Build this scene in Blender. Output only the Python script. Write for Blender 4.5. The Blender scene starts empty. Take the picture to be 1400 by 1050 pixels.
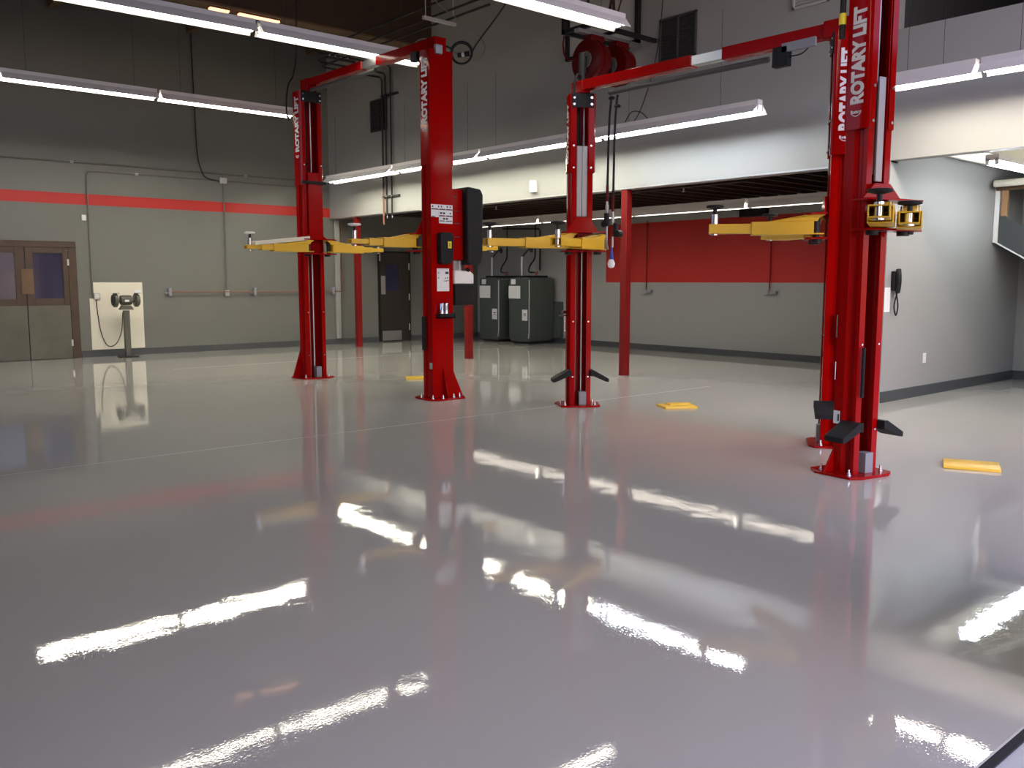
import bpy, bmesh, math, random
from mathutils import Vector, Matrix
random.seed(7)
scene = bpy.context.scene
COL = scene.collection
PI = math.pi

# ------------------------------------------------------------------ materials
def mat(name, color, rough=0.5, metal=0.0, spec=0.5, coat=0.0, bump=0.0, bscale=40.0, var=0.0, vscale=3.0, emit=None, estr=0.0):
    m = bpy.data.materials.new(name); m.use_nodes = True
    nt = m.node_tree; b = nt.nodes['Principled BSDF']
    b.inputs['Base Color'].default_value = (*color, 1)
    b.inputs['Roughness'].default_value = rough
    b.inputs['Metallic'].default_value = metal
    b.inputs['Specular IOR Level'].default_value = spec
    b.inputs['Coat Weight'].default_value = coat
    b.inputs['Coat Roughness'].default_value = 0.08
    if emit:
        b.inputs['Emission Color'].default_value = (*emit, 1)
        b.inputs['Emission Strength'].default_value = estr
    if bump or var:
        tc = nt.nodes.new('ShaderNodeNewGeometry')
    if bump:
        n = nt.nodes.new('ShaderNodeTexNoise'); n.inputs['Scale'].default_value = bscale
        bp = nt.nodes.new('ShaderNodeBump'); bp.inputs['Strength'].default_value = bump; bp.inputs['Distance'].default_value = 0.01
        nt.links.new(tc.outputs['Position'], n.inputs['Vector'])
        nt.links.new(n.outputs['Fac'], bp.inputs['Height']); nt.links.new(bp.outputs['Normal'], b.inputs['Normal'])
    if var:
        n2 = nt.nodes.new('ShaderNodeTexNoise'); n2.inputs['Scale'].default_value = vscale; n2.inputs['Detail'].default_value = 4
        nt.links.new(tc.outputs['Position'], n2.inputs['Vector'])
        mx = nt.nodes.new('ShaderNodeMix'); mx.data_type = 'RGBA'
        mx.inputs['A'].default_value = (*[c * (1 - var) for c in color], 1)
        mx.inputs['B'].default_value = (*[min(1, c * (1 + var)) for c in color], 1)
        nt.links.new(n2.outputs['Fac'], mx.inputs['Factor']); nt.links.new(mx.outputs['Result'], b.inputs['Base Color'])
    return m

GREY_C = (0.30, 0.30, 0.283)
RED_WALL_C = (0.42, 0.018, 0.013)
M = {}
M['grey'] = mat('grey_wall_paint', GREY_C, 0.42, spec=0.35, bump=0.05, bscale=60, var=0.03, vscale=1.5)
M['greyrough'] = mat('grey_wall_paint_satin', GREY_C, 0.5, spec=0.3)
M['red'] = mat('red_gloss_paint', (0.31, 0.0015, 0.0012), 0.13, spec=0.12)
M['redpost'] = mat('red_wall_paint', (0.16, 0.006, 0.005), 0.45, spec=0.2)
M['reddark'] = mat('red_reel_paint', (0.09, 0.002, 0.002), 0.35, spec=.2)
M['yellow'] = mat('yellow_paint', (0.70, 0.42, 0.02), 0.4, bump=0.03, bscale=30, var=0.06)
M['black'] = mat('black_plastic', (0.012, 0.012, 0.012), 0.5, spec=.2)
M['rubber'] = mat('black_rubber', (0.014, 0.014, 0.014), 0.7, spec=.2)
M['padgrey'] = mat('grey_pad_sleeve', (0.06, 0.06, 0.06), 0.6)
M['chrome'] = mat('zinc_steel', (0.75, 0.75, 0.76), 0.22, metal=1)
M['steel'] = mat('galvanised_steel', (0.5, 0.5, 0.5), 0.4, metal=1)
M['bracketgrey'] = mat('grey_steel_block', (0.25, 0.25, 0.27), 0.5)
M['white'] = mat('white_paint', (0.78, 0.77, 0.74), 0.45)
M['strip'] = mat('pale_grey_strip', (0.42, 0.41, 0.39), 0.5)
M['cream'] = mat('cream_paint', (0.72, 0.68, 0.56), 0.5)
M['paper'] = mat('white_paper', (0.75, 0.75, 0.75), 0.6)
M['letter'] = mat('white_vinyl', (0.72, 0.68, 0.66), 0.4)
M['dark'] = mat('dark_ink', (0.03, 0.03, 0.035), 0.6)
M['base'] = mat('charcoal_baseboard', (0.055, 0.06, 0.062), 0.5)
M['doorbrown'] = mat('dark_brown_door', (0.022, 0.017, 0.012), 0.45)
M['wooddoor'] = mat('brown_stained_wood', (0.05, 0.028, 0.013), 0.45, var=0.35, vscale=5)
M['doorsheet'] = mat('worn_metal_sheet', (0.11, 0.105, 0.08), 0.45, spec=0.3, var=0.35, vscale=2.2)
M['glassblue'] = mat('dark_blue_glass', (0.022, 0.022, 0.055), 0.12)
M['wood'] = mat('dark_brown_timber', (0.032, 0.015, 0.008), 0.65, var=0.4, vscale=6)
M['woodmid'] = mat('brown_timber', (0.12, 0.07, 0.035), 0.65, var=0.3, vscale=6)
M['tan'] = mat('tan_timber', (0.35, 0.2, 0.1), 0.6)
M['platebrown'] = mat('dull_brass_plate', (0.12, 0.065, 0.028), 0.5)
M['deck'] = mat('brown_roof_deck', (0.04, 0.022, 0.013), 0.7)
M['tank'] = mat('grey_green_tank', (0.062, 0.073, 0.066), 0.38, spec=0.3, var=0.08)
M['copper'] = mat('copper_pipe', (0.24, 0.10, 0.065), 0.45, metal=0.3)
M['conduit'] = mat('grey_conduit', (0.12, 0.115, 0.10), 0.5)
M['darkpipe'] = mat('dark_pipe', (0.02, 0.02, 0.02), 0.5, spec=.25)
M['grinder'] = mat('olive_grey_machine', (0.09, 0.085, 0.065), 0.45)
M['board'] = mat('cream_panel', (0.72, 0.68, 0.55), 0.45)
M['blue'] = mat('blue_plastic', (0.02, 0.08, 0.45), 0.4)
M['clear'] = mat('frosted_white_plastic', (0.75, 0.76, 0.78), 0.3)
M['sticker_y'] = mat('yellow_sticker', (0.8, 0.62, 0.02), 0.5)
M['vent'] = mat('dark_louver', (0.03, 0.03, 0.03), 0.5)
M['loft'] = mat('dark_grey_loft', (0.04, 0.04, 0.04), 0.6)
M['signgrey'] = mat('sign_grey', (0.42, 0.42, 0.4), 0.5)
M['brownink'] = mat('dark_brown_letters', (0.05, 0.03, 0.02), 0.5)
M['apron'] = mat('pale_concrete', (0.5, 0.5, 0.5), 0.6, bump=0.2, bscale=60, var=0.1)
M['joint'] = mat('pale_joint_filler', (0.5, 0.5, 0.48), 0.4)
M['gap'] = mat('dark_rubber_seal', (0.01, 0.01, 0.012), 0.8)
M['reflector'] = mat('white_enamel_reflector', (0.68, 0.64, 0.62), 0.4)
TUBE_W = (1.0, 0.95, 0.80); TUBE_C = (0.93, 0.98, 1.0)
M['tube_dim'] = mat('aged_fluorescent_tube', (0.9, 0.9, 0.9), 0.3, emit=TUBE_W, estr=8)
M['tube_warm'] = mat('warm_fluorescent_tube', (0.9, 0.9, 0.9), 0.3, emit=(1.0, .98, .80), estr=28)
M['tube_cool'] = mat('cool_fluorescent_tube', (0.9, 0.9, 0.9), 0.3, emit=(0.9, 0.98, 1.05), estr=28)
M['tube_peach'] = mat('peach_fluorescent_tube', (0.9, 0.9, 0.9), 0.3, emit=(1.0, 0.92, 0.80), estr=48)
M['tube_left'] = mat('left_row_fluorescent_tube', (0.9, 0.9, 0.9), 0.3, emit=TUBE_W, estr=66)
M['tube_front'] = mat('front_row_fluorescent_tube', (0.9, 0.9, 0.9), 0.3, emit=(1.0, 0.93, 0.84), estr=12)
M['tube_mezz'] = mat('mezzanine_fluorescent_tube', (0.9, 0.9, 0.9), 0.3, emit=(1.0, 0.97, 0.84), estr=16)
M['amber'] = mat('amber_light_patch', (0.8, 0.4, 0.2), 0.4, emit=(1.0, 0.48, 0.26), estr=1.7)  # emission imitates warm light falling on the roof beam

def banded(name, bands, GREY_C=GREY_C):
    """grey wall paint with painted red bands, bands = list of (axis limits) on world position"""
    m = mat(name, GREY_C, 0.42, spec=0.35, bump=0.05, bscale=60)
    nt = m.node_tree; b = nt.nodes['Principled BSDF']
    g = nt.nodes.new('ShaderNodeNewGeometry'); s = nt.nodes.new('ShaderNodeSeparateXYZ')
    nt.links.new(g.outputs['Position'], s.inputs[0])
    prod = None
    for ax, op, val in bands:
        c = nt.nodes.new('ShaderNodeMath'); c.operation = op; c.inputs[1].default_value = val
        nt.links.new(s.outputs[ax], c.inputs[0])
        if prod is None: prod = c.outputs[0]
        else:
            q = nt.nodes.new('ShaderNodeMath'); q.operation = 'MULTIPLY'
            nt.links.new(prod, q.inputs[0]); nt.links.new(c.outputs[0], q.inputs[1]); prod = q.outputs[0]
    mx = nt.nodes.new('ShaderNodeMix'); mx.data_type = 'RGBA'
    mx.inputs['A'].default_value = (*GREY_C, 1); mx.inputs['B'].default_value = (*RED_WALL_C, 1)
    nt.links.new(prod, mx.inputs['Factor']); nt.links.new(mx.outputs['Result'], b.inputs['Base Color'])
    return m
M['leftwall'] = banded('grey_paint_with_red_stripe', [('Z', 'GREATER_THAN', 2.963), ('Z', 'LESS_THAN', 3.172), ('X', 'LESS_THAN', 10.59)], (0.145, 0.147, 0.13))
M['backwall'] = banded('grey_paint_with_red_field', [('Z', 'GREATER_THAN', 1.467), ('Z', 'LESS_THAN', 2.75), ('Y', 'LESS_THAN', 14.02)])

def floor_material():
    m = bpy.data.materials.new('grey_epoxy_floor'); m.use_nodes = True
    nt = m.node_tree; b = nt.nodes['Principled BSDF']; L = nt.links.new
    g = nt.nodes.new('ShaderNodeNewGeometry')
    n = nt.nodes.new('ShaderNodeTexNoise'); n.inputs['Scale'].default_value = 0.35; n.inputs['Detail'].default_value = 3
    L(g.outputs['Position'], n.inputs['Vector'])
    mx = nt.nodes.new('ShaderNodeMix'); mx.data_type = 'RGBA'
    mx.inputs['A'].default_value = (0.44, 0.425, 0.385, 1); mx.inputs['B'].default_value = (0.49, 0.475, 0.43, 1)
    L(n.outputs['Fac'], mx.inputs['Factor']); L(mx.outputs['Result'], b.inputs['Base Color'])
    b.inputs['Roughness'].default_value = 0.015
    b.inputs['IOR'].default_value = 1.56
    b.inputs['Specular IOR Level'].default_value = 0.62
    # slow trowel waves, ripples and orange peel
    a1 = nt.nodes.new('ShaderNodeTexNoise'); a1.inputs['Scale'].default_value = 1.1; a1.inputs['Detail'].default_value = 1
    a2 = nt.nodes.new('ShaderNodeTexNoise'); a2.inputs['Scale'].default_value = 5.5; a2.inputs['Detail'].default_value = 1
    a3 = nt.nodes.new('ShaderNodeTexNoise'); a3.inputs['Scale'].default_value = 95; a3.inputs['Detail'].default_value = 1
    for a in (a1, a2, a3): L(g.outputs['Position'], a.inputs['Vector'])
    prev = None
    for a, d in ((a1, 0.002), (a2, 0.0006), (a3, 0.00008)):
        bp = nt.nodes.new('ShaderNodeBump'); bp.inputs['Strength'].default_value = 1.0; bp.inputs['Distance'].default_value = d
        L(a.outputs['Fac'], bp.inputs['Height'])
        if prev: L(prev.outputs['Normal'], bp.inputs['Normal'])
        prev = bp
    L(prev.outputs['Normal'], b.inputs['Normal'])
    return m
M['floor'] = floor_material()

# ------------------------------------------------------------------ mesh builder
class B:
    """collects shapes into one mesh"""
    def __init__(self): self.v = []; self.f = []
    def add(self, vs, fs):
        o = len(self.v); self.v += [tuple(x) for x in vs]; self.f += [tuple(o + i for i in q) for q in fs]; return self
    def box(self, x0, x1, y0, y1, z0, z1):
        vs = [(x, y, z) for x in (x0, x1) for y in (y0, y1) for z in (z0, z1)]
        return self.add(vs, [(0, 1, 3, 2), (4, 6, 7, 5), (0, 4, 5, 1), (2, 3, 7, 6), (0, 2, 6, 4), (1, 5, 7, 3)])
    def obox(self, c, ax, ay, az, hx, hy, hz):
        """box at centre c with unit axes and half sizes"""
        c, ax, ay, az = Vector(c), Vector(ax), Vector(ay), Vector(az)
        vs = [c + ax * hx * i + ay * hy * j + az * hz * k for i in (-1, 1) for j in (-1, 1) for k in (-1, 1)]
        return self.add(vs, [(0, 1, 3, 2), (4, 6, 7, 5), (0, 4, 5, 1), (2, 3, 7, 6), (0, 2, 6, 4), (1, 5, 7, 3)])
    def prism(self, poly, fn, t0, t1):
        """polygon (a,b) swept t0..t1, fn(a,b,t) -> point"""
        n = len(poly); vs = [fn(a, b, t0) for a, b in poly] + [fn(a, b, t1) for a, b in poly]
        fs = [tuple(range(n))[::-1], tuple(range(n, 2 * n))] + [(i, (i + 1) % n, n + (i + 1) % n, n + i) for i in range(n)]
        return self.add(vs, fs)
    def tube(self, pts, r, seg=10, caps=True):
        pts = [Vector(p) for p in pts]; n = len(pts); rings = []
        up = None
        for i, p in enumerate(pts):
            d = (pts[min(i + 1, n - 1)] - pts[max(i - 1, 0)]).normalized()
            if up is None: up = d.orthogonal().normalized()
            up = (up - d * up.dot(d))
            up = up.normalized() if up.length > 1e-6 else d.orthogonal().normalized()
            s = d.cross(up)
            rr = r[i] if isinstance(r, (list, tuple)) else r
            rings.append([p + (up * math.cos(2 * PI * k / seg) + s * math.sin(2 * PI * k / seg)) * rr for k in range(seg)])
        vs = [q for R in rings for q in R]
        fs = [(i * seg + k, i * seg + (k + 1) % seg, (i + 1) * seg + (k + 1) % seg, (i + 1) * seg + k) for i in range(n - 1) for k in range(seg)]
        if caps: fs += [tuple(range(seg))[::-1], tuple((n - 1) * seg + k for k in range(seg))]
        return self.add(vs, fs)
    def cyl(self, p0, p1, r, seg=16): return self.tube([p0, p1], r, seg)
    def lathe(self, c, axis, prof, seg=28):
        """profile list of (distance along axis, radius)"""
        c = Vector(c); axis = Vector(axis).normalized(); u = axis.orthogonal().normalized(); w = axis.cross(u)
        vs = [c + axis * d + (u * math.cos(2 * PI * k / seg) + w * math.sin(2 * PI * k / seg)) * max(r, 1e-4) for d, r in prof for k in range(seg)]
        n = len(prof)
        fs = [(i * seg + k, i * seg + (k + 1) % seg, (i + 1) * seg + (k + 1) % seg, (i + 1) * seg + k) for i in range(n - 1) for k in range(seg)]
        fs += [tuple(range(seg))[::-1], tuple((n - 1) * seg + k for k in range(seg))]
        return self.add(vs, fs)
    def make(self, name, m, parent=None, bev=0.0, label=None):
        bm = bmesh.new()
        vs = [bm.verts.new(p) for p in self.v]
        for q in self.f:
            try: bm.faces.new([vs[i] for i in q])
            except ValueError: pass
        bmesh.ops.recalc_face_normals(bm, faces=bm.faces[:])
        org = Vector((0, 0, 0))
        if parent is not None: org = parent.matrix_world.translation.copy() if False else Vector(parent.get('_o', (0, 0, 0)))
        me = bpy.data.meshes.new(name)
        bm.to_mesh(me); bm.free()
        me.shade_smooth(); me.set_sharp_from_angle(angle=math.radians(38))
        me.materials.append(m if not isinstance(m, str) else M[m])
        o = bpy.data.objects.new(name, me); COL.objects.link(o)
        if parent is not None:
            o.parent = parent
            o.matrix_parent_inverse = Matrix.Translation(-org)
        o['_o'] = (0, 0, 0)
        if bev:
            md = o.modifiers.new('edge', 'BEVEL'); md.width = bev; md.segments = 2; md.limit_method = 'ANGLE'; md.angle_limit = math.radians(50)
        if label: o['label'] = label
        return o

def tag(o, label, cat, group=None, kind=None):
    o['label'] = label; o['category'] = cat
    if group: o['group'] = group
    if kind: o['kind'] = kind
    return o
def thing(name, loc, label, cat, group=None, kind=None):
    o = bpy.data.objects.new(name, None); COL.objects.link(o); o.location = loc; o['_o'] = tuple(loc)
    o.empty_display_size = 0.1
    return tag(o, label, cat, group, kind)
def struct(b, name, m, bev=0.0, label=None, cat=None):
    o = b.make(name, m, None, bev); o['kind'] = 'structure'
    if label: o['label'] = label
    if cat: o['category'] = cat
    return o
def text_mesh(name, s, size, origin, ax, ay, m, parent, bold=0.0, extrude=0.0015, spacing=1.0, align='LEFT', xs=1.0):
    cu = bpy.data.curves.new(name, 'FONT'); cu.body = s; cu.size = size; cu.offset = bold; cu.extrude = extrude
    cu.space_character = spacing; cu.align_x = align; cu.resolution_u = 4
    t = bpy.data.objects.new(name, cu); COL.objects.link(t)
    dg = bpy.context.evaluated_depsgraph_get(); dg.update()
    me = bpy.data.meshes.new_from_object(t.evaluated_get(dg))
    bpy.data.objects.remove(t)
    ax, ay = Vector(ax), Vector(ay); az = ax.cross(ay); org = Vector(origin)
    for v in me.vertices: v.co = org + ax * v.co.x * xs + ay * v.co.y + az * v.co.z
    me.materials.clear(); me.materials.append(M[m])
    o = bpy.data.objects.new(name, me); COL.objects.link(o)
    if parent is not None:
        o.parent = parent; o.matrix_parent_inverse = Matrix.Translation(-Vector(parent.get('_o', (0, 0, 0))))
    return o
def arc(c, r, a0, a1, n, u, w):
    c, u, w = Vector(c), Vector(u), Vector(w)
    return [c + (u * math.cos(a0 + (a1 - a0) * i / n) + w * math.sin(a0 + (a1 - a0) * i / n)) * r for i in range(n + 1)]
def smooth(pts, n=8):
    """Catmull-Rom through points"""
    P = [Vector(p) for p in pts]; P = [P[0] * 2 - P[1]] + P + [P[-1] * 2 - P[-2]]; out = []
    for i in range(1, len(P) - 2):
        for k in range(n):
            t = k / n; a, b, c, d = P[i - 1], P[i], P[i + 1], P[i + 2]
            out.append(0.5 * ((2 * b) + (c - a) * t + (2 * a - 5 * b + 4 * c - d) * t * t + (3 * b - a - 3 * c + d) * t ** 3))
    out.append(P[-2]); return out

# ------------------------------------------------------------------ the building
YL, XB, XU, YP, XR = 18.7, 14.95, 10.55, 5.27, 14.76
YF = 1.03                      # inner edge of the open front
ZC = 7.3
struct(B().box(-5, 15.3, YF, 19.0, -0.2, 0), 'floor', 'floor')
struct(B().box(-5, 15.3, YF - 0.03, YF, -0.2, -0.012), 'trim_1', 'gap')
struct(B().box(-9, 20, -14, YF - 0.03, -0.25, -0.02), 'ground', 'apron')
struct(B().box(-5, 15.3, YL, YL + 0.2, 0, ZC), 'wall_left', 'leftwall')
struct(B().box(XB, XB + 0.2, 5.42, YL, 0, 3.4), 'wall_back', 'backwall')
uw = B().box(XU, XU + 0.18, YP, YL, 2.937, ZC).box(XU, XU + 0.18, YF, YP, 2.937, 4.44)
struct(uw, 'wall_upper', 'grey')
struct(B().box(XU + 0.02, XR + 0.2, YP, YP + 0.14, 0, 3.3), 'wall_partition', 'greyrough')
struct(B().box(XR, XR + 0.2, YF, YP, 0, 3.3), 'wall_right_back', 'greyrough')
W0, W1, WZ0, WZ1 = 8.5, 18.2, 3.7, 7.1   # unseen high openings added in the rear wall to light the upper walls
struct(B().box(-5.2, -5, YF, YL, 0, WZ0).box(-5.2, -5, YF, YL, WZ1, ZC).box(-5.2, -5, YF, W0, WZ0, WZ1).box(-5.2, -5, W1, YL, WZ0, WZ1), 'wall_rear', 'grey')
fw = B()
D1, D2, DH = (-0.5, 3.4), (4.6, 10.3), 2.75
for a, b_ in ((-5, D1[0]), (D1[1], D2[0]), (D2[1], 15.3)): fw.box(a, b_, YF - 0.25, YF - 0.03, 0, ZC)
struct(B().box(-1.6, 3.9, -0.9, YF - 0.26, 2.72, 2.84), 'added_sky_shade', 'steel')  # added unseen awning that keeps high sky light off the near floor
C0, C1 = 3.9, 7.1           # high opening added above the second door as daylight for the upper walls
fw.box(D1[0], D1[1], YF - 0.25, YF - 0.03, DH - .2, ZC).box(D2[0], D2[1], YF - 0.25, YF - 0.03, DH, C0)
fw.box(D2[0], D2[1], YF - 0.25, YF - 0.03, C1, ZC)
struct(fw, 'wall_front', 'grey')
struct(B().box(-5.2, 15.3, YF - 0.25, YL + 0.2, ZC, ZC + 0.2), 'ceiling', 'deck')
# recess ceiling, timber joists running away from the shop
struct(B().box(XU + 0.18, XB + 0.2, YP, YL, 3.3, 3.45), 'ceiling_recess', 'deck')
jo = B(); y = YP + 0.35
while y < YL - 0.1:
    jo.box(XU + 0.18, XB, y, y + 0.05, 3.06, 3.3); y += 0.4
struct(jo, 'ceiling_joists', 'wood')
# right bay ceiling, painted
struct(B().box(XU + 0.18, XR + 0.2, YF, YP, 3.2, 3.45), 'ceiling_right', 'cream')
jo = B(); y = YF + 0.2
while y < YP - 0.1:
    jo.box(XU + 0.18, XR, y, y + 0.05, 2.97, 3.2); y += 0.44
struct(jo, 'ceiling_right_joists', 'cream')
# loft behind the low parapet
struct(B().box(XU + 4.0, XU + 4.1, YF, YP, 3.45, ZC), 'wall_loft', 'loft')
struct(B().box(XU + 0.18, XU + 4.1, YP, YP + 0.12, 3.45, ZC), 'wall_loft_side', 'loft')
# soffit trim strip under the upper wall
struct(B().box(XU - 0.012, XU + 0.19, YP, YL, 2.915, 2.937), 'trim_2', 'steel')
# baseboards
struct(B().box(-5, 3.62, YL - 0.02, YL, 0, 0.13).box(5.0, 11.83, YL - 0.02, YL, 0, 0.13).box(12.76, XB, YL - 0.02, YL, 0, 0.13), 'baseboard_left', 'base')
struct(B().box(XB - 0.02, XB, 5.42, YL - 0.02, 0, 0.125), 'baseboard_back', 'base')
struct(B().box(XU + 0.02, XR - 0.02, YP - 0.02, YP, 0, 0.135), 'baseboard_partition', 'base')
struct(B().box(XR - 0.02, XR, YF, YP - 0.02, 0, 0.135), 'baseboard_right', 'base')
# roof timbers
struct(B().box(-5, XU, 14.6, 14.85, 6.0, ZC - 0.01), 'beam_roof', 'wood')
pu = B()
for x in (-0.6, 2.1, 4.8, 7.4, 10.1): pu.box(x - 0.07, x + 0.07, 14.85, YL, 6.55, ZC - .01)
struct(pu, 'beam_purlins', 'woodmid')
struct(B().box(0, XU, 14.58, 14.87, 5.965, 6.0), 'beam_strip', 'woodmid')
# floor saw joints: thin pale filler lines
struct(B().box(1.0, 10.4, 7.70, 7.706, 0.0, 0.0006), 'trim_3', 'joint')
struct(B().box(5.5, XB - .1, 15.2, 15.206, 0.0, 0.0006), 'trim_4', 'joint')

# red steel posts carrying the mezzanine edge
for y, lab in ((9.53, 'red square steel post beside the long wall with the red painted field'),
               (13.55, 'red square steel post in front of the two grey oil tanks'),
               (17.6, 'red square steel post just before the dark brown single door')):
    tag(B().box(XU, XU + 0.12, y - 0.062, y + 0.062, 0, 2.914).make('support_post', 'redpost', None, 0.006), lab, 'post', 'red steel posts under the mezzanine edge')

# double door on the left wall
d = thing('door_1', (4.08, YL, 0), 'brown double door with dark glass above worn metal sheets on left wall', 'door', None, 'structure')
f = B()
f.box(3.2, 4.98, YL - 0.05, YL, 2.13, 2.25); f.box(4.83, 4.98, YL - 0.05, YL, 0, 2.13); f.box(3.12, 3.2, YL - 0.05, YL, 0, 2.25)
f.make('door_frame', 'wooddoor', d, 0.006)
for s, (a, b_) in enumerate(((3.2, 4.075), (4.085, 4.83))):
    lf = B(); g0, g1 = (a + 0.1, b_ - 0.17) if s == 0 else (a + 0.13, b_ - 0.1)
    lf.box(a, g0, YL - 0.04, YL, 1.03, 2.13).box(g1, b_, YL - 0.04, YL, 1.03, 2.13).box(g0, g1, YL - 0.04, YL, 1.03, 1.16).box(g0, g1, YL - 0.04, YL, 2.02, 2.13).box(a, b_, YL - 0.03, YL, 0.01, 1.03)
    leaf = lf.make('door_leaf', 'wooddoor', d, 0.004)
    B().box(g0, g1, YL - 0.025, YL - 0.012, 1.16, 2.02).make('glass_pane', 'glassblue', leaf)
    B().box(a + 0.004, b_ - 0.004, YL - 0.045, YL - 0.03, 0.012, 1.03).make('metal_sheet', 'doorsheet', leaf)
    if s: 
        h = B()
        for z in (0.3, 1.85): h.box(b_ - 0.02, b_ + 0.012, YL - 0.056, YL - 0.04, z - 0.06, z + 0.06)
        h.make('hinge', 'steel', leaf)
B().box(4.0, 4.21, YL - 0.052, YL - 0.04, 1.25, 1.72).make('push_plate', 'platebrown', d)

# dark single door
d = thing('door_2', (12.3, YL, 0), 'dark brown single door with small window and steel kick plate', 'door', None, 'structure')
f = B().box(11.83, 11.87, YL - 0.05, YL, 0, 2.22).box(12.72, 12.76, YL - 0.05, YL, 0, 2.22).box(11.87, 12.72, YL - 0.05, YL, 2.18, 2.22)
f.make('door_frame', 'black', d)
lf = B().box(11.87, 12.03, YL - 0.035, YL, 0.01, 2.18).box(12.42, 12.72, YL - 0.035, YL, 0.01, 2.18).box(12.03, 12.42, YL - 0.035, YL, 0.01, 1.25).box(12.03, 12.42, YL - 0.035, YL, 1.9, 2.18)
leaf = lf.make('door_leaf', 'doorbrown', d)
B().box(12.03, 12.42, YL - 0.022, YL - 0.01, 1.25, 1.9).make('glass_pane', 'glassblue', leaf)
B().box(11.9, 12.02, YL - 0.045, YL - 0.035, 1.17, 1.62).make('push_plate', 'steel', leaf)
B().box(11.92, 12.48, YL - 0.042, YL - 0.035, 0.03, 0.27).make('kick_plate', 'steel', leaf)
h = B()
for z in (0.35, 1.1, 1.85): h.cyl((12.715, YL - 0.05, z - 0.08), (12.715, YL - 0.05, z + 0.08), 0.012, 8)
h.make('hinge', 'steel', leaf)
h = B().cyl((11.86, YL - 0.06, 1.98), (11.86, YL - 0.06, 2.14), 0.012, 8); h.make('door_stop', 'steel', d)

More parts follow.
